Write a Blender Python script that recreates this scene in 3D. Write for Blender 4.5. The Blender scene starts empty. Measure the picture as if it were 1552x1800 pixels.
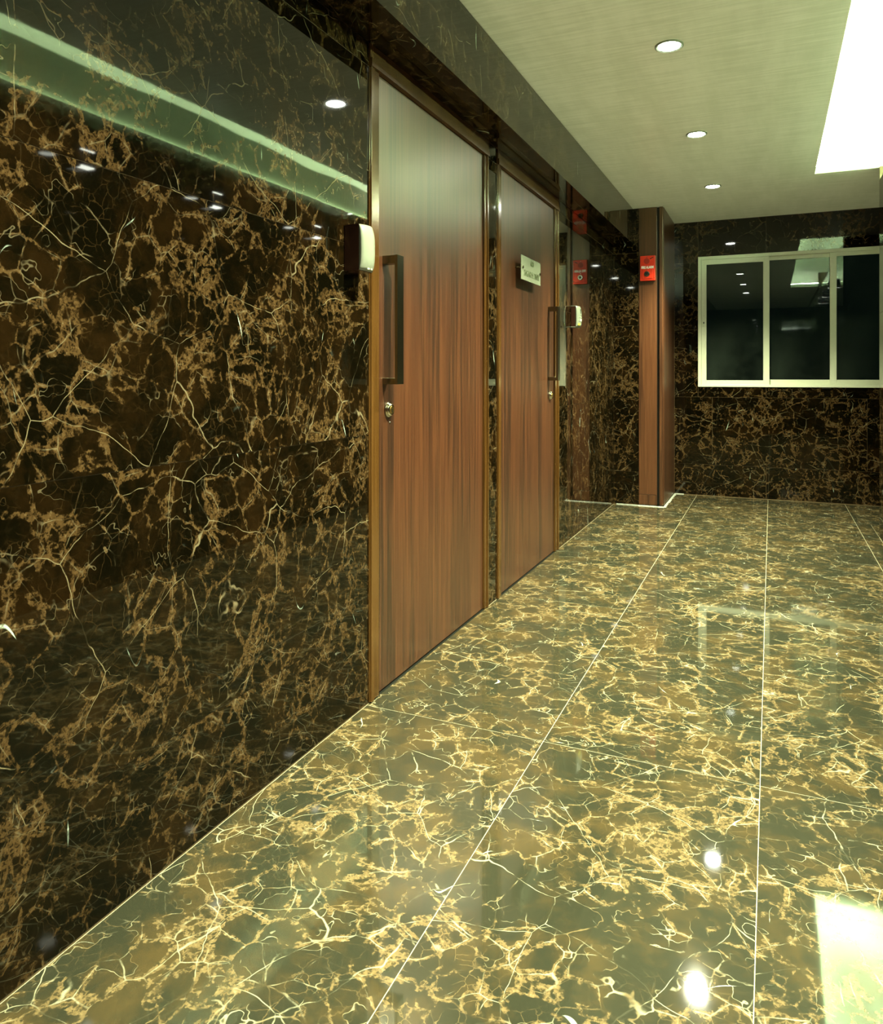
import bpy, bmesh, math, random
from mathutils import Vector, Matrix
random.seed(7)
U = 1.1                      # camera height in metres; the layout below is in camera heights
C = bpy.context.scene.collection
sc = bpy.context.scene

# ------------------------------------------------------------------ camera
cam_d = bpy.data.cameras.new('camera'); cam = bpy.data.objects.new('camera', cam_d); C.objects.link(cam)
cam_d.sensor_fit = 'HORIZONTAL'; cam_d.sensor_width = 36.0; cam_d.lens = 1307/1552*36
cam_d.shift_y = -240/1552; cam_d.clip_start = 0.02
cam.location = (0, 0, U); cam.rotation_euler = (math.pi/2, 0, math.radians(23.93))
sc.camera = cam

# ------------------------------------------------------------------ world (night), exposure
w = bpy.data.worlds.new('night'); sc.world = w; w.use_nodes = True
w.node_tree.nodes['Background'].inputs[0].default_value = (0.10, 0.22, 0.20, 1)
w.node_tree.nodes['Background'].inputs[1].default_value = 0.012
sc.view_settings.view_transform = 'Standard'; sc.view_settings.look = 'None'
sc.view_settings.gamma = 1.0; sc.view_settings.use_curve_mapping = False
sc.view_settings.exposure = 0.82
LED = (0.69, 1.0, 0.53)       # colour of the cove strips
SPOT = (0.98, 1.0, 0.66)      # colour of the downlights
E_COVE, E_LENS, W_SPOT = 100.0, 90.0, 800.0
sc.cycles.max_bounces = 10; sc.cycles.diffuse_bounces = 5; sc.cycles.glossy_bounces = 6
sc.cycles.sample_clamp_indirect = 6.0
sc.cycles.caustics_reflective = True; sc.cycles.blur_glossy = 1.0; sc.cycles.caustics_refractive = False

# ------------------------------------------------------------------ layout (camera heights)
XL, XR, H = -1.122, 0.608, 2.284
YB, YE, YS = -2.4, 6.546, 5.84          # back, end wall, front of the shaft
BX, BZ = -0.975, 2.014                  # bulkhead face and soffit
COV = (0.251, 0.608, 1.18, 5.284)       # cove opening x0 x1 y0 y1
ROWS = [0.004, 0.26, 0.82, 1.382, 1.943]
TL = 1.25                               # slab length

# ------------------------------------------------------------------ node helpers
class NT:
    def __init__(s, name):
        s.m = bpy.data.materials.new(name); s.m.use_nodes = True; s.t = s.m.node_tree
        s.b = s.t.nodes['Principled BSDF']
    def n(s, typ, **kw):
        nd = s.t.nodes.new(typ)
        for k, v in kw.items(): setattr(nd, k, v)
        return nd
    def put(s, sock, v):
        if hasattr(v, 'is_output') or isinstance(v, bpy.types.NodeSocket): s.t.links.new(v, sock)
        else: sock.default_value = v
    def math(s, op, a, b=None, c=None, clamp=False):
        nd = s.n('ShaderNodeMath', operation=op, use_clamp=clamp)
        for i, v in enumerate((a, b, c)):
            if v is not None: s.put(nd.inputs[i], v)
        return nd.outputs[0]
    def vmath(s, op, a, b=None, scale=None):
        nd = s.n('ShaderNodeVectorMath', operation=op)
        s.put(nd.inputs[0], a)
        if b is not None: s.put(nd.inputs[1], b)
        if scale is not None: s.put(nd.inputs['Scale'], scale)
        return nd.outputs[0]
    def step(s, x, a, b, o0=0.0, o1=1.0):
        nd = s.n('ShaderNodeMapRange', interpolation_type='SMOOTHSTEP')
        for i, v in enumerate((x, a, b, o0, o1)): s.put(nd.inputs[i], v)
        return nd.outputs[0]
    def noise(s, vec, scale, detail=2.0, rough=0.5, col=False):
        nd = s.n('ShaderNodeTexNoise'); s.put(nd.inputs['Vector'], vec)
        nd.inputs['Scale'].default_value = scale; nd.inputs['Detail'].default_value = detail
        nd.inputs['Roughness'].default_value = rough
        return nd.outputs['Color' if col else 'Fac']
    def vor(s, vec, scale, feature='DISTANCE_TO_EDGE', out='Distance', rand=1.0):
        nd = s.n('ShaderNodeTexVoronoi', feature=feature); s.put(nd.inputs['Vector'], vec)
        nd.inputs['Scale'].default_value = scale; nd.inputs['Randomness'].default_value = rand
        return nd.outputs[out]
    def mix(s, f, a, b):
        nd = s.n('ShaderNodeMix', data_type='RGBA')
        s.put(nd.inputs[0], f)
        s.put(nd.inputs[6], a if not isinstance(a, tuple) else (*a, 1)[:4]); s.put(nd.inputs[7], b if not isinstance(b, tuple) else (*b, 1)[:4])
        return nd.outputs[2]
    def objcoord(s, rnd=True):
        co = s.n('ShaderNodeTexCoord').outputs['Object']
        if not rnd: return co
        r = s.n('ShaderNodeObjectInfo').outputs['Random']
        wn = s.n('ShaderNodeTexWhiteNoise', noise_dimensions='1D'); s.t.links.new(r, wn.inputs['W'])
        return s.vmath('ADD', co, s.vmath('SCALE', wn.outputs['Color'], scale=60.0))

def simple(name, col, rough=0.5, metal=0.0, emit=None, strength=0.0, spec=0.5, grain=0.06):
    g = NT(name)
    co = g.objcoord(False)
    nz = g.noise(co, 60, 3)
    c = g.mix(nz, tuple(x*(1-grain) for x in col), tuple(min(1, x*(1+grain)) for x in col))
    g.put(g.b.inputs['Base Color'], c)
    g.b.inputs['Roughness'].default_value = rough; g.b.inputs['Metallic'].default_value = metal
    g.b.inputs['Specular IOR Level'].default_value = spec
    if emit:
        g.b.inputs['Emission Color'].default_value = (*emit, 1); g.b.inputs['Emission Strength'].default_value = strength
    return g.m

def marble(name, dark, brown, gold, cream, white, rough, ior=1.5, lines=1.0, fill=0.0):
    """dark emperador: dark pebbles of several sizes in a jagged golden breccia, crossed by hairlines and pale flashes"""
    g = NT(name)
    P = g.objcoord()
    w1 = g.vmath('SUBTRACT', g.noise(P, 2.6, 1, col=True), (0.5, 0.5, 0.5))
    w2 = g.vmath('SUBTRACT', g.noise(P, 12.0, 2, 0.5, col=True), (0.5, 0.5, 0.5))
    w3 = g.vmath('SUBTRACT', g.noise(P, 60.0, 3, 0.6, col=True), (0.5, 0.5, 0.5))
    Q1 = g.vmath('ADD', g.vmath('ADD', P, g.vmath('SCALE', w1, scale=0.16)), g.vmath('SCALE', w2, scale=0.030))
    Q2 = g.vmath('ADD', Q1, g.vmath('SCALE', w3, scale=0.012))
    n1 = g.noise(P, 2.8, 3, 0.5)
    n2 = g.noise(g.vmath('ADD', P, (7.3, 2.1, 5.5)), 4.2, 4, 0.60)
    n3 = g.noise(g.vmath('ADD', P, (3.3, 9.1, 1.5)), 9.0, 4, 0.62)
    fine = g.noise(P, 95.0, 5, 0.72)                 # mottle inside the matrix
    jag = g.noise(P, 110.0, 3, 0.6)
    dA = g.vor(Q1, 5.6); dB = g.vor(Q1, 13.0); dC = g.vor(Q2, 30.0); dD = g.vor(Q2, 62.0)
    dL = g.vor(g.vmath('ADD', Q1, (4.0, 4.0, 4.0)), 3.6)
    j = g.math('MULTIPLY_ADD', jag, 0.10, -0.05)
    # how far the rock is broken up: threshold at each level
    tA = g.step(n2, 0.40-fill, 0.60-fill, 0.0, 0.50)
    tB = g.step(n2, 0.42-fill, 0.72-fill, 0.015, 0.27)
    tC = g.step(n3, 0.34-fill, 0.72-fill, 0.03, 0.30)
    inA = g.step(g.math('SUBTRACT', g.math('ADD', dA, g.math('MULTIPLY', j, 0.4)), tA), -0.012, 0.012)
    inB = g.step(g.math('SUBTRACT', g.math('ADD', dB, g.math('MULTIPLY', j, 1.4)), tB), -0.02, 0.02)
    inC = g.step(g.math('SUBTRACT', g.math('MULTIPLY_ADD', j, 2.6, dC), tC), -0.05, 0.05)
    # pebbles: dark with brown clouds
    cloud = g.noise(Q1, 6.0, 6, 0.68)
    peb = g.mix(g.step(cloud, 0.46, 0.72, 0.0, 0.85), dark, brown)
    peb2 = g.mix(g.step(cloud, 0.40, 0.66, 0.0, 0.9), dark, brown)
    # matrix: mottled brown and gold with the finest net
    netD = g.step(g.math('ADD', dD, j), 0.02, 0.16, 1.0, 0.0)
    mat = g.mix(g.step(fine, 0.42, 0.62), g.mix(0.35, dark, brown), gold)
    mat = g.mix(g.math('MULTIPLY', netD, g.step(n3, 0.36, 0.60, 0.1, 0.7)), mat, gold)
    mat = g.mix(g.math('MULTIPLY', g.step(fine, 0.60, 0.74), g.step(n3, 0.42, 0.60)), mat, cream)
    low = g.mix(inC, mat, peb2)
    low = g.mix(inB, low, peb2)
    c = g.mix(inA, low, peb)
    # rims of the pebbles, thin and broken
    rA = g.step(g.math('ABSOLUTE', g.math('SUBTRACT', dA, g.math('MULTIPLY', tA, 0.98))), 0.001, 0.011, 1.0, 0.0)
    rB = g.math('MULTIPLY', g.step(dB, 0.002, 0.021, 1.0, 0.0), g.step(n2, 0.36, 0.52, 0.0, 1.0))
    rC = g.math('MULTIPLY', g.step(dC, 0.004, 0.036, 1.0, 0.0), g.step(n1, 0.40, 0.56, 0.05, 0.8))
    brk = g.step(n3, 0.40, 0.56, 0.03, 0.95); brk2 = g.step(g.noise(P, 16.0, 3, 0.6), 0.42, 0.58, 0.0, 1.0)
    c = g.mix(g.math('MULTIPLY', g.math('MULTIPLY', rC, brk2), 0.7*lines), c, gold)
    c = g.mix(g.math('MULTIPLY', g.math('MULTIPLY', rB, brk), g.step(fine, 0.32, 0.55, 0.4*lines, lines)), c, g.mix(brk2, gold, cream))
    c = g.mix(g.math('MULTIPLY', rA, g.math('MULTIPLY', brk2, 0.85*lines)), c, g.mix(brk, gold, cream))
    # long hairlines
    c = g.mix(g.math('MULTIPLY', g.step(dL, 0.0005, 0.0045, 1.0, 0.0), g.step(n3, 0.44, 0.58, 0.05, 0.8)), c, cream)
    # white flashes, tapering
    strk = g.math('ABSOLUTE', g.math('SUBTRACT', g.noise(g.vmath('MULTIPLY', P, (1.0, 1.0, 0.4)), 6.0, 1, 0.4), 0.5))
    tap = g.step(g.noise(g.vmath('ADD', P, (5.5, 0.7, 2.9)), 7.0, 2), 0.58, 0.76, -0.002, 0.008)
    l6 = g.math('MULTIPLY', g.step(g.math('SUBTRACT', strk, tap), -0.004, 0.001, 1.0, 0.0), g.step(brk2, 0.1, 0.6, 0.25, 1.0))
    c = g.mix(g.math('MULTIPLY', l6, g.step(fine, 0.34, 0.48, 0.3, 1.0)), c, white)
    g.put(g.b.inputs['Base Color'], c)
    g.b.inputs['Roughness'].default_value = rough
    g.b.inputs['IOR'].default_value = ior
    bp = g.n('ShaderNodeBump'); bp.inputs['Strength'].default_value = 0.010; bp.inputs['Distance'].default_value = 0.02
    g.put(bp.inputs['Height'], g.noise(P, 4.0, 1)); g.t.links.new(bp.outputs[0], g.b.inputs['Normal'])
    return g.m

def wood(name, dark, mid, light, rough, spec=0.5, ior=1.5):
    g = NT(name); co = g.objcoord()
    st = g.vmath('MULTIPLY', co, (1.0, 1.0, 0.035))
    band = g.noise(st, 9.0, 3, 0.55)
    fine = g.noise(g.vmath('MULTIPLY', co, (1, 1, 0.02)), 90.0, 4, 0.6)
    pore = g.noise(g.vmath('MULTIPLY', co, (1, 1, 0.012)), 420.0, 2, 0.6)
    c = g.mix(g.step(band, 0.40, 0.60), dark, mid)
    c = g.mix(g.step(fine, 0.40, 0.66, 0.0, 0.85), c, light)
    c = g.mix(g.step(pore, 0.55, 0.75, 0.0, 0.35), c, dark)
    g.put(g.b.inputs['Base Color'], c)
    g.b.inputs['Roughness'].default_value = rough; g.b.inputs['Specular IOR Level'].default_value = spec
    g.b.inputs['IOR'].default_value = ior; g.b.inputs['Specular Tint'].default_value = (1.0, 0.90, 0.68, 1)
    return g.m

M = {}
M['wall'] = marble('marble_wall', (0.0017, 0.0014, 0.0005), (0.0080, 0.0041, 0.0011), (0.056, 0.0325, 0.0120), (0.165, 0.138, 0.080), (0.42, 0.52, 0.43), 0.03, 1.5, 0.45, 0.022)
M['floor'] = marble('marble_floor', (0.0160, 0.0172, 0.0102), (0.039, 0.0285, 0.0115), (0.112, 0.081, 0.036), (0.27, 0.265, 0.175), (0.46, 0.50, 0.39), 0.04, 1.85, 0.9, 0.015)
M['grout'] = simple('pale_grout', (0.24, 0.225, 0.145), 0.6)
M['joint'] = simple('wall_joint', (0.09, 0.058, 0.022), 0.5)
M['door'] = wood('walnut_laminate', (0.0125, 0.0032, 0.0008), (0.039, 0.0106, 0.0030), (0.073, 0.0228, 0.0068), 0.36, 0.5, 2.0)
M['pillar'] = wood('walnut_pillar', (0.027, 0.0076, 0.0024), (0.058, 0.0178, 0.0058), (0.088, 0.0310, 0.0105), 0.32, 0.5, 1.9)
M['frame'] = wood('polished_frame_wood', (0.028, 0.0120, 0.0024), (0.056, 0.0250, 0.0052), (0.085, 0.040, 0.0100), 0.16, 0.7, 1.7)
M['head'] = wood('dark_head_wood', (0.030, 0.012, 0.004), (0.055, 0.025, 0.007), (0.08, 0.036, 0.010), 0.25, 0.5)
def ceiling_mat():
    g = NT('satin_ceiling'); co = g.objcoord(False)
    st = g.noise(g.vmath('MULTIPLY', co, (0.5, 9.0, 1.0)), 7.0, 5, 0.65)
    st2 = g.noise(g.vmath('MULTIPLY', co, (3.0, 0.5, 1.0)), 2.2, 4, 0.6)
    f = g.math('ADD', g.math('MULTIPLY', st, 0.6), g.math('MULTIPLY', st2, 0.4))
    c = g.mix(g.step(f, 0.38, 0.62), (0.74, 0.79, 0.63), (0.90, 0.94, 0.79))  # laminate grain, its pale streaks also painting in light thrown up by the floor
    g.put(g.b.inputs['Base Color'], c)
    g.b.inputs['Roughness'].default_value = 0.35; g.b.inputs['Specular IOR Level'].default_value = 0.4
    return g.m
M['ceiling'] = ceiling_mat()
M['cove'] = simple('cove_plaster', (0.80, 0.82, 0.74), 0.8, spec=0.1)
M['white'] = simple('white_plastic', (0.17, 0.195, 0.145), 0.35)
M['alu'] = simple('powder_coated_frame', (0.62, 0.66, 0.50), 0.35)
M['dark_plastic'] = simple('brown_gloss_plastic', (0.030, 0.012, 0.007), 0.18)
M['black'] = simple('black', (0.006, 0.007, 0.005), 0.3)
M['bronze'] = simple('brushed_bronze', (0.20, 0.185, 0.115), 0.24, 1.0)
M['chrome'] = simple('chrome', (0.78, 0.76, 0.66), 0.14, 1.0)
M['brass'] = simple('brass', (0.62, 0.44, 0.14), 0.28, 1.0)
M['red'] = simple('red_enamel', (0.62, 0.030, 0.008), 0.35)
M['dark_red'] = simple('dark_red', (0.30, 0.016, 0.006), 0.4)
M['print'] = simple('white_print', (0.85, 0.82, 0.78), 0.5)
M['acrylic'] = simple('frosted_acrylic', (0.25, 0.285, 0.20), 0.15)
M['ink'] = simple('dark_ink', (0.085, 0.115, 0.045), 0.5)
M['yellow'] = simple('yellow_label', (0.60, 0.66, 0.05), 0.5)
M['blue'] = simple('blue_label', (0.10, 0.16, 0.25), 0.5)
M['grey'] = simple('grey_print', (0.34, 0.40, 0.28), 0.5)
M['dirt'] = simple('white_cement', (0.22, 0.235, 0.19), 0.8)
M['fascia'] = simple('bare_plaster', (0.13, 0.142, 0.105), 0.85, spec=0.1)
M['led'] = simple('led_strip', (0.9, 0.9, 0.8), 0.5, emit=LED, strength=E_COVE)
M['lens'] = simple('lit_lens', (0.9, 0.9, 0.8), 0.5, emit=(0.95, 1.0, 0.86), strength=E_LENS)
M['glow'] = simple('lit_diffuser', (0.9, 0.9, 0.8), 0.5, emit=(0.95, 1.0, 0.86), strength=12.0)
def glass_mat():
    g = NT('window_glass')
    g.b.inputs['Base Color'].default_value = (0.30, 0.42, 0.36, 1)
    g.b.inputs['Transmission Weight'].default_value = 1.0
    g.put(g.b.inputs['Roughness'], g.step(g.noise(g.objcoord(False), 3.0, 4), 0.3, 0.8, 0.0, 0.03))
    g.b.inputs['IOR'].default_value = 1.5
    df = g.n('ShaderNodeBsdfDiffuse'); df.inputs['Color'].default_value = (0.55, 0.75, 0.55, 1)
    mx = g.n('ShaderNodeMixShader'); g.put(mx.inputs[0], g.step(g.noise(g.objcoord(False), 2.2, 4, 0.6), 0.35, 0.75, 0.004, 0.030))
    out = g.t.nodes['Material Output']
    g.t.links.new(g.b.outputs[0], mx.inputs[1]); g.t.links.new(df.outputs[0], mx.inputs[2]); g.t.links.new(mx.outputs[0], out.inputs['Surface'])
    return g.m
M['glass'] = glass_mat()

# ------------------------------------------------------------------ mesh helpers (all numbers in camera heights)
def new(name, me, mat=None, parent=None, loc=(0, 0, 0), kind=None):
    o = bpy.data.objects.new(name, me); C.objects.link(o)
    if mat is not None and me is not None and len(me.materials) == 0: me.materials.append(mat)
    loc = Vector(loc)
    if parent is not None:
        o.parent = parent; o.location = loc - WL[parent.name]
    else: o.location = loc
    WL[o.name] = loc
    if kind: o['kind'] = kind
    return o
WL = {}
def empty(name, loc, kind=None):
    o = new(name, None, loc=Vector(loc)*U, kind=kind); o.empty_display_size = 0.1
    return o
CACHE = {}
def box_bm(bm, x0, x1, y0, y1, z0, z1, bev=0.0):
    mt = Matrix.Translation(((x0+x1)/2, (y0+y1)/2, (z0+z1)/2)) @ Matrix.Diagonal((x1-x0, y1-y0, z1-z0, 1))
    r = bmesh.ops.create_cube(bm, size=1.0, matrix=mt)
    if bev > 0:
        es = list({e for v in r['verts'] for e in v.link_edges})
        bmesh.ops.bevel(bm, geom=es, offset=bev, segments=2, profile=0.5, affect='EDGES')
def box(name, b, mat, parent=None, bev=0.0, kind=None):
    x0, x1, y0, y1, z0, z1 = [v*U for v in b]
    key = (round(x1-x0, 4), round(y1-y0, 4), round(z1-z0, 4), mat.name, bev)
    me = CACHE.get(key)
    if me is None:
        bm = bmesh.new(); dx, dy, dz = key[0]/2, key[1]/2, key[2]/2
        box_bm(bm, -dx, dx, -dy, dy, -dz, dz, bev)
        me = bpy.data.meshes.new(name); bm.to_mesh(me); bm.free(); me.materials.append(mat); CACHE[key] = me
    return new(name, me, mat, parent, ((x0+x1)/2, (y0+y1)/2, (z0+z1)/2), kind)
def boxes(name, bs, mat, parent=None, kind=None, origin=None, bev=0.0):
    org = Vector(origin)*U if origin is not None else Vector((0, 0, 0))
    bm = bmesh.new()
    for b in bs:
        x0, x1, y0, y1, z0, z1 = [v*U for v in b]
        box_bm(bm, x0-org.x, x1-org.x, y0-org.y, y1-org.y, z0-org.z, z1-org.z, bev)
    me = bpy.data.meshes.new(name); bm.to_mesh(me); bm.free()
    return new(name, me, mat, parent, org, kind)
def cyl_bm(bm, p0, p1, r0, r1=None, seg=24):
    p0, p1 = Vector(p0), Vector(p1); r1 = r0 if r1 is None else r1
    d = p1-p0
    mt = Matrix.Translation((p0+p1)/2) @ d.to_track_quat('Z', 'Y').to_matrix().to_4x4()
    bmesh.ops.create_cone(bm, cap_ends=True, segments=seg, radius1=r0, radius2=r1, depth=d.length, matrix=mt)
def cyls(name, lst, mat, parent=None, origin=(0, 0, 0), seg=24):
    org = Vector(origin)*U; bm = bmesh.new()
    for c in lst:
        p0, p1 = Vector(c[0])*U-org, Vector(c[1])*U-org
        cyl_bm(bm, p0, p1, c[2]*U, (c[3]*U if len(c) > 3 else None), seg)
    me = bpy.data.meshes.new(name); bm.to_mesh(me); bm.free()
    o = new(name, me, mat, parent, org)
    for p in me.polygons: p.use_smooth = len(p.vertices) == 4
    return o
def text(name, body, size, loc, rot, mat, parent, width=None, bold=0.0):
    cu = bpy.data.curves.new('letters', 'FONT'); cu.body = body; cu.size = size*U; cu.align_x = 'CENTER'; cu.align_y = 'CENTER'
    cu.extrude = 0.0006; cu.offset = bold
    t = bpy.data.objects.new('letters', cu); C.objects.link(t)
    dg = bpy.context.evaluated_depsgraph_get()
    me = bpy.data.meshes.new_from_object(t.evaluated_get(dg))
    bpy.data.objects.remove(t)
    if width:
        xs = [v.co.x for v in me.vertices]; k = width*U/(max(xs)-min(xs))
        for v in me.vertices: v.co.x *= k
    me.materials.clear()
    o = new(name, me, mat, parent, Vector(loc)*U); o.rotation_euler = rot
    return o
def tag(o, label, cat, group=None):
    o['label'] = label; o['category'] = cat
    if group: o['group'] = group
    return o
def sub(iv, cuts):
    out = [iv]
    for a, b in cuts:
        nx = []
        for p, q in out:
            if b <= p or a >= q: nx.append((p, q)); continue
            if a > p: nx.append((p, a))
            if b < q: nx.append((b, q))
        out = nx
    return [(p, q) for p, q in out if q-p > 0.006]
def cuts_at(a, b, marks):
    ps = [a]+[m for m in sorted(marks) if a+0.02 < m < b-0.02]+[b]
    return list(zip(ps[:-1], ps[1:]))
G = 0.0007                               # half a wall joint
T = 0.010                                # slab thickness

# ------------------------------------------------------------------ floor
floor = box('floor', (XL-0.2, 1.75, YB-0.1, YE+0.1, -0.12, -0.0005), M['grout'], kind='structure')
fx = [XL, -0.570, -0.0256, 0.520, 1.066, 1.70]
fy = [YB]+[1.970+1.25*k for k in range(-3, 4)]+[YE]
g2 = 0.0009; g3 = 0.0010
for i in range(5):
    for j in range(len(fy)-1):
        x0, x1, y0, y1 = fx[i], fx[i+1], fy[j], fy[j+1]
        if i >= 3 and y1 < 5.28:
            if i == 4: continue
            x1 = min(x1, XR)
        if i == 4 and y0 < 5.28: y0 = 5.30
        ax = -0.931
        if i == 0 and y1 > YS:                                  # round the boxed shaft
            box('tile', (x0+g2, x1-g2, y0+g2, YS-g2, -0.009, 0), M['floor'], floor)
            box('tile', (-0.75+g2, x1-g2, YS, y1-g2, -0.009, 0), M['floor'], floor)
            continue
        if i == 3 and y0 < 5.28 < y1:
            box('tile', (x0+g2, XR, y0+g3, y1-g3, -0.009, 0), M['floor'], floor)
            box('tile', (XR+g2, x1-g2, 5.2978, y1-g2, -0.009, 0), M['floor'], floor); continue
        box('tile', (x0+g2, x1-g2, y0+g3, y1-g3, -0.009, 0), M['floor'], floor)

# ------------------------------------------------------------------ left wall with its two doors
D = [(1.981, 2.043, 2.975, 3.018), (3.1356, 3.190, 4.109, 4.183)]   # jamb out, door, door, jamb out
DT, HT = 1.943, BZ                                                  # door top, head top
openings = [(d[0], d[3]) for d in D]
wl = []
for p, q in sub((YB-0.1, YS+0.02), openings): wl.append((XL-0.20, XL-0.0008, p, q, 0, HT))
wl.append((XL-0.20, XL-T, YB-0.1, YS+0.02, HT, H+0.3))
wall_l = boxes('wall_left', wl, M['joint'], kind='structure', origin=(XL-0.1, 2.0, 0))
zr = ROWS+[HT-0.001]
marks = [1.970-TL, 1.970-2*TL, 1.970-3*TL, 4.183+1.12]
for r in range(5):
    for p, q in sub((YB, YS), openings):
        for a, b in cuts_at(p, q, marks):
            box('tile', (XL-T, XL, a+G, b-G, zr[r]+G, zr[r+1]-G), M['wall'], wall_l)

def door(name, d, lock_y, hy, sides):
    j0, a, b, j1 = d; f = XL-0.006
    root = empty(name, (XL-0.02, (a+b)/2, 0), 'structure')
    box('door_panel', (f-0.035, f, a+0.0022, b-0.0022, 0.006, DT), M['door'], root)
    for p, q, s in ((j0, a, 1), (b, j1, -1)):
        # moulded jamb: flat, bead, step
        wd = q-p
        bs = [(XL-0.05, XL+0.003, p+0.0008, q-0.0008, 0.003, DT)]
        e = (p+0.004, p+wd*0.36) if s > 0 else (q-wd*0.36, q-0.004)
        bs.append((XL+0.002, XL+0.008, e[0], e[1], 0.003, DT))
        boxes('jamb', bs, M['frame'], root, origin=(XL, (p+q)/2, DT/2), bev=0.0012)
    hd = [(XL-0.05, XL+0.012, j0+0.001, j1-0.001, DT+0.001, DT+0.026), (XL-0.05, XL+0.006, j0+0.001, j1-0.001, DT+0.026, HT-0.001)]
    boxes('door_head', hd, M['head'], root, origin=(XL, (a+b)/2, DT))
    box('threshold', (f-0.035, XL+0.0012, a+0.0005, b-0.0005, -0.004, 0.0006), M['black'], root)
    # flat-bar pull handle
    y0, y1 = hy; zb, zt = 0.972, 1.380
    h = box('handle', (f+0.046, f+0.057, y0, y1, zb, zt), M['bronze'], root, bev=0.0012)
    box('bracket', (f, f+0.046, y0+0.004, y1-0.004, zt-0.026, zt), M['bronze'], h, bev=0.001)
    box('bracket', (f, f+0.046, y0+0.004, y1-0.004, zb, zb+0.020), M['bronze'], h, bev=0.001)
    # lock rosette with its key cylinder
    lk = cyls('lock', [((f, lock_y, 0.890), (f+0.006, lock_y, 0.890), 0.0245), ((f+0.006, lock_y, 0.890), (f+0.014, lock_y, 0.890), 0.0235, 0.0165)], M['chrome'], root, (f, lock_y, 0.890), 32)
    cyls('key_cylinder', [((f+0.013, lock_y, 0.890), (f+0.0155, lock_y, 0.890), 0.0125)], M['brass'], lk, (f+0.013, lock_y, 0.890))
    box('keyhole', (f+0.0150, f+0.0163, lock_y-0.0016, lock_y+0.0016, 0.880, 0.893), M['black'], lk)
    if name == 'door_1':
        cyls('screw', [((f, lock_y+0.012, 0.848), (f+0.002, lock_y+0.012, 0.848), 0.0028)], M['chrome'], root, (f, lock_y+0.012, 0.848), 10)
    return root
door('door_1', D[0], 2.118, (2.075, 2.117), None)
door('door_2', D[1], 4.030, (3.990, 4.032), None)

# ------------------------------------------------------------------ bulkhead over the doors
bk = box('trim_1', (XL+0.001, BX-T, YB-0.1, YS-0.001, BZ+T, H-0.002), M['joint'], kind='structure')
bm_marks = [0.72-1.25*2, 0.72-1.25, 0.72, 1.97, 3.22, 4.47]
for a, b in cuts_at(YB, YS-0.002, bm_marks):
    box('slab', (BX-T, BX, a+G/2, b-G/2, BZ, H-0.002), M['wall'], bk)
    box('slab', (XL+0.001, BX-T-0.0005, a+G/2, b-G/2, BZ, BZ+T), M['wall'], bk)

# ------------------------------------------------------------------ boxed shaft at the far left: marble piece and wood cladding
wf = box('wall_front', (XL-0.2, -0.933, YS+0.0008, YE+0.1, 0, H+0.3), M['joint'], kind='structure')
for r in range(5):
    zt = [0.004, 0.26, 0.82, 1.382, 1.943, H-0.001]
    box('tile', (XL+0.0005, -0.932, YS, YS+T, zt[r]+G, zt[r+1]-G), M['wall'], wf)
pl = empty('trim_2', (-0.84, YS+0.3, 0), 'structure')
box('front_panel', (-0.931, -0.7975, YS-0.004, YS+0.02, 0.090, H-0.002), M['pillar'], pl, bev=0.0015)
box('plinth', (-0.931, -0.7975, YS-0.003, YS+0.02, 0.012, 0.0885), M['pillar'], pl, bev=0.001)
box('slot', (-0.7970, -0.7795, YS+0.015, YS+0.03, 0.012, H-0.002), M['black'], pl)
box('corner_post', (-0.7790, -0.7535, YS-0.004, YS+0.03, 0.012, H-0.002), M['pillar'], pl, bev=0.002)
box('side_panel', (-0.775, -0.750, YS+0.031, YE-0.001, 0.012, H-0.002), M['pillar'], pl)
box('carcass', (-0.931, -0.776, YS+0.031, YE-0.001, 0.012, H-0.002), M['black'], pl)
# white cement smear along the foot of the shaft
def smear():
    bm = bmesh.new(); rnd = random.Random(3)
    pts = [Vector((XL+0.02, YS-0.004, 0)), Vector((-0.931, YS-0.006, 0)), Vector((-0.748, YS-0.006, 0)), Vector((-0.748, YE-0.004, 0)), Vector((-0.66, YE-0.004, 0))]
    inner = [Vector((0, 1, 0)), Vector((0, 1, 0)), Vector((-.7, .7, 0)), Vector((-1, 0, 0)), Vector((0, 1, 0))]
    rows = []
    for k in range(len(pts)-1):
        a, b = pts[k], pts[k+1]; n = max(4, int((b-a).length/0.012)); dr = (b-a).normalized(); nr = Vector((dr.y, -dr.x, 0))
        for i in range(n):
            p = a+(b-a)*(i/n)
            wd = (0.002, 0.006, 0.014, 0.006)[k]*(0.55+0.9*rnd.random())
            rows.append((p, p+nr*wd, nr))
    vs = []
    for p, q, nr in rows:
        vs.append((bm.verts.new(Vector((p.x, p.y, 0.0065))*U), bm.verts.new(Vector((p.x+(q.x-p.x)*.35, p.y+(q.y-p.y)*.35, 0.003+0.003*rnd.random()))*U), bm.verts.new(Vector((q.x, q.y, 0.0002))*U)))
    for u, v in zip(vs[:-1], vs[1:]):
        bm.faces.new((u[0], v[0], v[1], u[1])); bm.faces.new((u[1], v[1], v[2], u[2]))
    bmesh.ops.recalc_face_normals(bm, faces=bm.faces[:])
    me = bpy.data.meshes.new('cement_smear'); bm.to_mesh(me); bm.free()
    new('cement_smear', me, M['dirt'], pl, (0, 0, 0))
smear()

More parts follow.
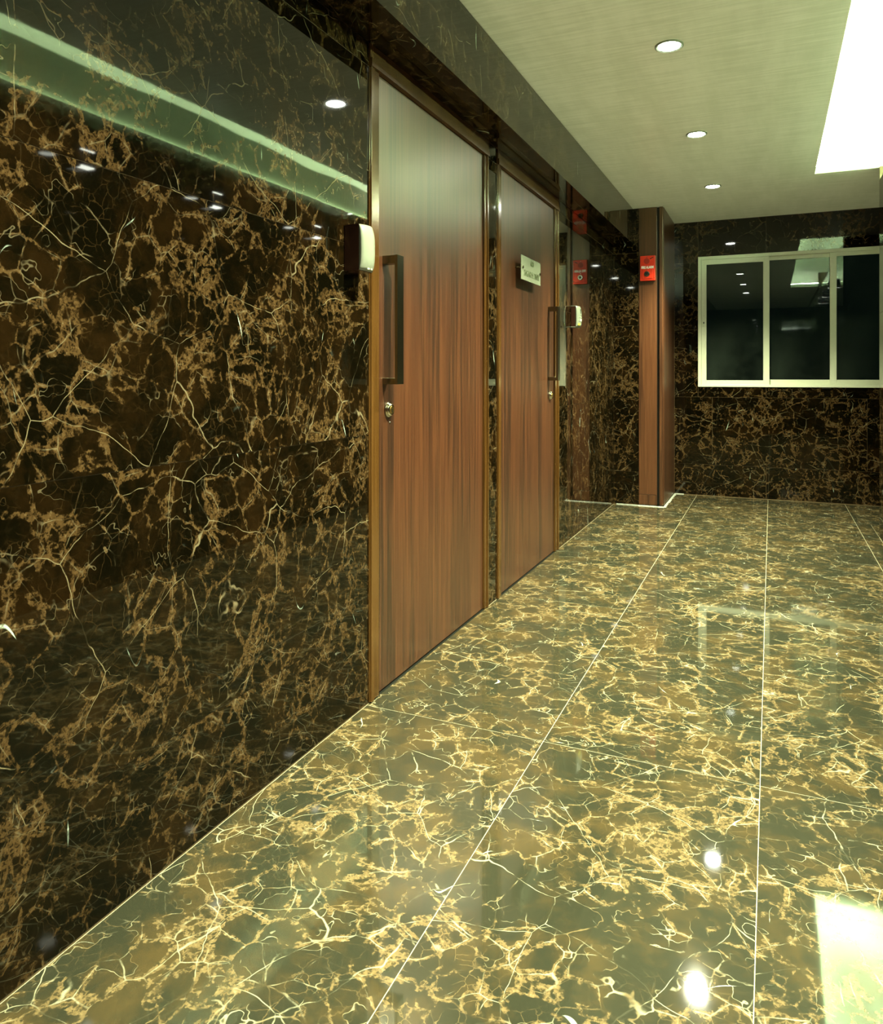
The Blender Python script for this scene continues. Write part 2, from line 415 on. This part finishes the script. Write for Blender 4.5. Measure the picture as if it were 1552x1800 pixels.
# ------------------------------------------------------------------ end wall with the window
WX0, WX1, WZ0, WZ1 = -0.560, 0.985, 0.906, 1.988
we = boxes('wall_back', [(-0.95, WX0, YE+0.0008, YE+0.2, 0, H+0.3), (WX1, 1.9, YE+0.0008, YE+0.2, 0, H+0.3), (WX0, WX1, YE+0.0008, YE+0.2, 0, WZ0), (WX0, WX1, YE+0.0008, YE+0.2, WZ1, H+0.3)], M['joint'], kind='structure', origin=(0, YE+0.1, 0))
zr2 = [0.004, 0.26, 0.82, 1.382, 1.943, H-0.001]
for r in range(5):
    off = -0.040 if r != 1 else -0.4485
    mk = [off+1.12*k for k in range(-2, 3)]
    for a, b in cuts_at(-0.7495, 1.70, mk):
        z0, z1 = zr2[r], zr2[r+1]
        for p, q in (sub((a, b), [(WX0, WX1)]) if z1 > WZ0 and z0 < WZ1 else [(a, b)]):
            box('tile', (p+G, q-G, YE, YE+T, z0+G, z1-G), M['wall'], we)
        if z0 < WZ0 < z1:
            for p, q in [(max(a, WX0), min(b, WX1))]:
                if q-p > 0.01: box('tile', (p+G, q-G, YE, YE+T, z0+G, WZ0), M['wall'], we)
        if z0 < WZ1 < z1:
            p, q = max(a, WX0), min(b, WX1)
            if q-p > 0.01: box('tile', (p+G, q-G, YE, YE+T, WZ1, z1-G), M['wall'], we)
win = empty('window_1', ((WX0+WX1)/2, YE, WZ0), 'structure')
fw, yf = 0.026, YE-0.010
for b in ((WX0, WX0+fw, WZ0, WZ1), (WX1-fw, WX1, WZ0, WZ1), (WX0+fw, WX1-fw, WZ0, WZ0+0.020), (WX0+fw, WX1-fw, WZ1-fw, WZ1)):
    box('window_frame', (b[0], b[1], yf, YE+0.085, b[2], b[3]), M['alu'], win, bev=0.002)
def sash(x0, x1, yc, sl, sr, bot, top):
    z0, z1 = WZ0+0.0205, WZ1-fw-0.0005
    s = boxes('window_sash', [(x0, x0+sl, yc, yc+0.022, z0, z1), (x1-sr, x1, yc, yc+0.022, z0, z1), (x0+sl, x1-sr, yc, yc+0.022, z0, z0+bot), (x0+sl, x1-sr, yc, yc+0.022, z1-top, z1)], M['alu'], win, origin=((x0+x1)/2, yc, z0), bev=0.001)
    box('pane', (x0+sl-0.002, x1-sr+0.002, yc+0.010, yc+0.0135, z0+bot-0.002, z1-top+0.002), M['glass'], s)
    return s
s1 = sash(WX0+fw+0.001, -0.015, YE+0.002, 0.038, 0.046, 0.034, 0.040)
sash(-0.060, 0.452, YE+0.030, 0.044, 0.012, 0.040, 0.030)
sash(0.418, WX1-fw-0.001, YE+0.004, 0.046, 0.046, 0.040, 0.030)
lt = box('latch', (WX0+fw+0.010, WX0+fw+0.028, YE-0.003, YE+0.002, 1.405, 1.495), M['alu'], win, bev=0.002)
box('latch_slot', (WX0+fw+0.0150, WX0+fw+0.0230, YE-0.0045, YE-0.002, 1.430, 1.446), M['black'], lt)
box('drain_cap', (0.365, 0.425, yf-0.002, yf+0.01, WZ0-0.010, WZ0-0.0005), M['black'], win)

# ------------------------------------------------------------------ right wall, rear wall, side nook
CW = 2.205                                # top of the wall under the cove
wr = boxes('wall_right', [(XR+T, 0.95, YB-0.1, 5.286, 0, CW), (XR+T, 0.95, YB-0.1, COV[2], CW, H+0.3), (XR, 0.95, 5.262, 5.286, CW, H-0.001)], M['joint'], kind='structure', origin=(0.78, 1.5, 0))
zr3 = [0.004, 0.26, 0.82, 1.382, 1.943, CW]
for r in range(5):
    for a, b in cuts_at(YB, 5.286, [5.286-TL*k for k in range(1, 7)]):
        box('tile', (XR, XR+T, a+G, b-G, zr3[r]+G, zr3[r+1]-G), M['wall'], wr)
for r in range(5):
    zz = [0.004, 0.26, 0.82, 1.382, 1.943, H-0.001]
    box('tile', (XR+T, 0.94, 5.2865, 5.2965, zz[r]+G, zz[r+1]-G), M['wall'], wr)
wn_ = box('wall_nook', (1.71, 1.9, 5.0, YE+0.1, 0, H+0.3), M['joint'], kind='structure')
for r in range(5): box('tile', (1.70, 1.71, 5.2, YE, zr2[r]+G, zr2[r+1]-G), M['wall'], wn_)
wb = box('wall_rear', (XL-0.2, 1.9, YB-0.2, YB-T, 0, H+0.3), M['joint'], kind='structure')
for r in range(5):
    for a, b in cuts_at(XL, XR, [-0.04]):
        box('tile', (a+G, b-G, YB-T, YB, zr2[r]+G, zr2[r+1]-G), M['wall'], wb)
box('wall_side', (0.95, 1.9, 4.9, 5.19, 0, H+0.3), M['joint'], kind='structure')

# ------------------------------------------------------------------ ceiling with the light cove
CT = H+0.200                              # underside of the cove top
cx0, cx1, cy0, cy1 = COV
LIP = 0.045
cb = [(XL-0.2, cx0, YB-0.2, YE+0.2, H, H+LIP), (cx0, 1.9, YB-0.2, cy0, H, H+LIP) if False else (cx0, 1.9, YB-0.2, cy0, H, H+LIP)]
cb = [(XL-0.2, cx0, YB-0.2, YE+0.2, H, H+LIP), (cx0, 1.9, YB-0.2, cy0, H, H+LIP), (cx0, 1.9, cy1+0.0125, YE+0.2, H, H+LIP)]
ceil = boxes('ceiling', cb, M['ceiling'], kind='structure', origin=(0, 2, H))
FX = 0.757
cs = [(cx0-0.14, FX+0.04, cy0-0.14, cy1+0.14, CT, CT+0.03),                       # cove top
      (cx0-0.16, cx0-0.14, cy0-0.14, cy1+0.14, H+LIP, CT+0.03),
      (cx0-0.16, FX+0.04, cy0-0.16, cy0-0.14, H+LIP, CT+0.03),
      (cx0-0.16, FX+0.04, cy1+0.14, cy1+0.16, H+LIP, CT+0.03)]
boxes('cove_box', cs, M['cove'], ceil, origin=(0.4, 3.2, H))
def fascia():                             # hand-plastered, slightly wavy cove side above the right wall
    bm = bmesh.new(); n = 130; prev = None
    for i in range(n+1):
        y = cy0-0.14+(cy1-cy0+0.28)*i/n
        x = FX+0.018*math.sin(y*3.1+0.6)+0.010*math.sin(y*7.3)+0.004*math.sin(y*15.7+1)
        z = CT-0.004+0.004*math.sin(y*5.2)
        c = [bm.verts.new(Vector(p)*U) for p in ((FX, y, CW+0.001), (x, y, CT), (FX+0.04, y, CT), (FX+0.04, y, CW+0.001))]
        if prev:
            for k in range(4): bm.faces.new((prev[k], prev[(k+1) % 4], c[(k+1) % 4], c[k]))
        prev = c
    bmesh.ops.recalc_face_normals(bm, faces=bm.faces[:])
    me = bpy.data.meshes.new('cove_fascia'); bm.to_mesh(me); bm.free()
    new('cove_fascia', me, M['fascia'], ceil, (0, 0, 0))
fascia()
# led strips lying on the cove ledges, behind the lips
M['led_end'] = simple('led_strip_end', (0.9, 0.9, 0.8), 0.5, emit=(0.86, 1.0, 0.76), strength=E_COVE*2.4)
M['led_wall'] = simple('led_strip_wall', (0.9, 0.9, 0.8), 0.5, emit=LED, strength=E_COVE*1.5)
def led(b, label):
    t = box('led_strip', b, M['led_end'] if 'short' in label else M['led_wall'] if 'lying' in label else M['led'])
    tag(t, label, 'light strip')
led((cx0-0.075, cx0-0.060, cy0, cy1, H+LIP+0.001, H+LIP+0.012), 'long led strip hidden on the left ledge of the ceiling light cove')
led((FX-0.016, FX-0.002, cy0, cy1-0.03, 2.247, 2.259), 'long led strip lying on top of the right marble wall in the cove')
led((cx0, XR+0.05, cy1+0.035, cy1+0.050, H+LIP+0.001, H+LIP+0.012), 'short led strip on the far end ledge of the ceiling light cove')
led((cx0, XR+0.05, cy0-0.070, cy0-0.055, H+LIP+0.001, H+LIP+0.012), 'short led strip on the near end ledge of the ceiling light cove')

# ------------------------------------------------------------------ downlights: five in a row
def downlight(y, label):
    x = -0.364
    r = tag(empty('downlight', (x, y, H)), label, 'ceiling light', 'recessed downlights in the white ceiling')
    bm = bmesh.new(); N = 40; prof = [(0.054, 0), (0.054, -0.004), (0.049, -0.006), (0.041, -0.003)]
    vs = [[bm.verts.new(Vector((p*math.cos(2*math.pi*i/N), p*math.sin(2*math.pi*i/N), z))*U) for i in range(N)] for p, z in prof]
    for k in range(3):
        for i in range(N): bm.faces.new((vs[k][i], vs[k][(i+1) % N], vs[k+1][(i+1) % N], vs[k+1][i]))
    bmesh.ops.recalc_face_normals(bm, faces=bm.faces[:])
    me = bpy.data.meshes.new('trim_ring'); bm.to_mesh(me); bm.free()
    new('trim_ring', me, M['white'], r, Vector((x, y, H))*U)
    cyls('lens', [((x, y, H-0.0035), (x, y, H-0.0005), 0.0415)], M['lens'], r, (x, y, H), 40)
    ld = bpy.data.lights.new('downlight_beam', 'SPOT'); ld.energy = W_SPOT; ld.color = SPOT; ld.spot_size = math.radians(114); ld.spot_blend = 1.0; ld.shadow_soft_size = 0.04
    lo = bpy.data.objects.new('downlight_beam', ld); C.objects.link(lo); lo.parent = r; lo.location = (0, 0, -0.012)
for y, l in ((5.356, 'lit recessed downlight nearest the window, smallest of the row'), (4.165, 'lit recessed downlight in the middle of the row across from the far door'),
             (3.005, 'lit recessed downlight largest in the ceiling, nearest the viewer'), (1.83, 'recessed downlight overhead seen only as a reflection by the wall edge'), (0.65, 'recessed downlight overhead seen only as the farthest reflection in the window')):
    downlight(y, l)

# ------------------------------------------------------------------ things on the wall
# two door entry units: dark body, convex pale cover
def cover_mesh(wy, hz, bulge):
    bm = bmesh.new(); ny, nz = 10, 14; g = []
    for i in range(ny+1):
        row = []
        for j in range(nz+1):
            a, b = 2*i/ny-1, 2*j/nz-1
            x = bulge*(1-0.55*a*a-0.30*b**4-0.12*b*b)
            row.append(bm.verts.new(Vector((x, a*wy/2, b*hz/2))*U))
        g.append(row)
    for i in range(ny):
        for j in range(nz): bm.faces.new((g[i][j], g[i+1][j], g[i+1][j+1], g[i][j+1]))
    rim = [g[i][0] for i in range(ny+1)]+[g[ny][j] for j in range(1, nz+1)]+[g[i][nz] for i in range(ny-1, -1, -1)]+[g[0][j] for j in range(nz-1, 0, -1)]
    back = [bm.verts.new((0, v.co.y, v.co.z)) for v in rim]
    for k in range(len(rim)):
        k2 = (k+1) % len(rim); bm.faces.new((rim[k2], rim[k], back[k], back[k2]))
    bm.faces.new(back)
    bmesh.ops.recalc_face_normals(bm, faces=bm.faces[:])
    me = bpy.data.meshes.new('front_cover'); bm.to_mesh(me); bm.free()
    for p in me.polygons: p.use_smooth = True
    return me
def cover_x(a, b, bulge): return bulge*(1-0.55*a*a-0.30*b**4-0.12*b*b)
def entry(y, z, dep, wy, hz, label, detail):
    r = tag(empty('entry_unit', (XL, y, z)), label, 'wall device', 'door entry units beside the doors')
    box('body', (XL, XL+dep, y-wy/2, y+wy/2, z-hz/2, z+hz/2), M['dark_plastic'], r, bev=0.003)
    bl = 0.022
    new('front_cover', cover_mesh(wy, hz, bl), M['white'], r, Vector((XL+dep, y, z))*U)
    for zz in (z+hz/2-0.0004, z-hz/2+0.0004):
        box('body_rim', (XL+0.001, XL+dep, y-wy/2-0.0012, y+wy/2, zz-0.0016, zz+0.0016), M['dark_plastic'] if not detail else M['white'], r)
    def on(name, a0, a1, b0, b1, mat):
        am, bmid = (a0+a1)/2, (b0+b1)/2
        x = XL+dep+cover_x(am, bmid, bl)
        sl = math.atan2(-0.55*2*am*bl, wy/2)                      # lie along the curve
        bm = bmesh.new(); box_bm(bm, -0.0012*U, 0.0012*U, -(a1-a0)*wy/4*U, (a1-a0)*wy/4*U, -(b1-b0)*hz/4*U, (b1-b0)*hz/4*U)
        me = bpy.data.meshes.new(name); bm.to_mesh(me); bm.free()
        o = new(name, me, mat, r, Vector((x, y+am*wy/2, z+bmid*hz/2))*U); o.rotation_euler = (0, 0, -sl)
    if detail:
        on('sensor_slot', -0.22, -0.02, 0.30, 0.72, M['black']); on('indicator', -0.18, -0.06, 0.10, 0.16, M['black'])
        on('print_lines', -0.55, 0.15, -0.09, -0.06, M['grey']); on('print_block', -0.55, 0.15, -0.46, -0.20, M['grey'])
        on('yellow_label', -0.75, -0.22, -0.84, -0.64, M['yellow']); on('blue_label', -0.05, 0.30, -0.80, -0.70, M['blue'])
    else:
        on('print_block', -0.40, -0.10, -0.95, -0.88, M['grey']); on('print_block', 0.05, 0.35, -0.95, -0.88, M['grey'])
entry(1.875, 1.366, 0.050, 0.075, 0.130, 'pale door entry unit on a dark brown body left of the nearer door', False)
entry(4.53, 1.361, 0.030, 0.110, 0.128, 'pale door entry unit with slot and yellow label right of the far door', True)

# name plate standing off the far door
f2 = XL-0.006; px = f2+0.036
ps = tag(empty('name_plate', (px, 3.564, 1.520)), 'frosted acrylic name plate held off the far door by two pins', 'sign')
box('plate', (px-0.004, px, 3.405, 3.723, 1.462, 1.579), M['acrylic'], ps, bev=0.001)
for yy in (3.420, 3.708):
    cyls('standoff_pin', [((f2, yy, 1.521), (px+0.004, yy, 1.521), 0.0042), ((px+0.0005, yy, 1.521), (px+0.005, yy, 1.521), 0.0068)], M['bronze'], ps, (px, yy, 1.521), 16)
rt = (math.pi/2, 0, math.pi/2)
text('number', '603', 0.036, (px+0.0008, 3.575, 1.553), rt, M['ink'], ps, 0.052, 0.0004)
text('lettering', 'SAGAR M. DINIY', 0.042, (px+0.0008, 3.570, 1.497), rt, M['ink'], ps, 0.250, 0.0)

# fire alarm on the wood cladding
yA = YS-0.004
fa = tag(empty('fire_alarm', (-0.8615, yA, 1.817)), 'red fire alarm call box on the wood clad shaft', 'fire alarm')
box('housing', (-0.918, -0.806, yA-0.028, yA, 1.722, 1.912), M['red'], fa, bev=0.004)
box('lower_cover', (-0.902, -0.824, yA-0.033, yA-0.027, 1.737, 1.808), M['red'], fa, bev=0.002)
cyls('sounder', [((-0.868, yA-0.0275, 1.870), (-0.868, yA-0.030, 1.870), 0.022)], M['dark_red'], fa, (-0.868, yA-0.028, 1.870), 28)
gl = cyls('glass_bezel', [((-0.866, yA-0.033, 1.772), (-0.866, yA-0.040, 1.772), 0.0225, 0.019)], M['chrome'], fa, (-0.866, yA-0.033, 1.772), 28)
cyls('button', [((-0.866, yA-0.039, 1.772), (-0.866, yA-0.043, 1.772), 0.010)], M['black'], gl, (-0.866, yA-0.04, 1.772), 18)
for xx, zz, dd in ((-0.868, 1.900, 0.028), (-0.868, 1.803, 0.033), (-0.812, 1.742, 0.028)):
    cyls('screw', [((xx, yA-dd, zz), (xx, yA-dd-0.002, zz), 0.0036)], M['chrome'], fa, (xx, yA-dd, zz), 10)
o = box('test_slot', (-0.846, -0.818, yA-0.0290, yA-0.0275, 1.8885, 1.8945), M['black'], fa); o.rotation_euler = (0, math.radians(-28), 0)
text('lettering', 'FIRE ALARM', 0.026, (-0.863, yA-0.0285, 1.822), (math.pi/2, 0, 0), M['print'], fa, 0.090, 0.0012)


# small up-and-down lights on the right wall, seen as reflections in the left wall
for y, l in ((2.403, 'small wall light seen as two bright dashes leftmost in the glossy marble wall'),
             (3.258, 'small wall light seen as two bright dashes halfway along the glossy marble wall'),
             (4.250, 'small wall light seen as two bright dashes just left of the pale entry unit')):
    r = tag(empty('wall_light', (XR, y, 1.970)), l, 'wall light', 'wall lights on the right wall')
    box('housing', (XR-0.050, XR, y-0.040, y+0.040, 1.934, 2.006), M['dark_plastic'], r, bev=0.003)
    for sy in (-1, 1): box('added_baffle', (XR-0.053, XR, y+sy*0.0425-0.002, y+sy*0.0425+0.002, 1.926, 2.014), M['dark_plastic'], r)  # added fins that keep the lit lenses out of the window's reflection
    box('lens', (XR-0.053, XR-0.012, y-0.034, y+0.034, 2.004, 2.0095), M['glow'], r)
    box('lens', (XR-0.053, XR-0.012, y-0.034, y+0.034, 1.9305, 1.936), M['glow'], r)
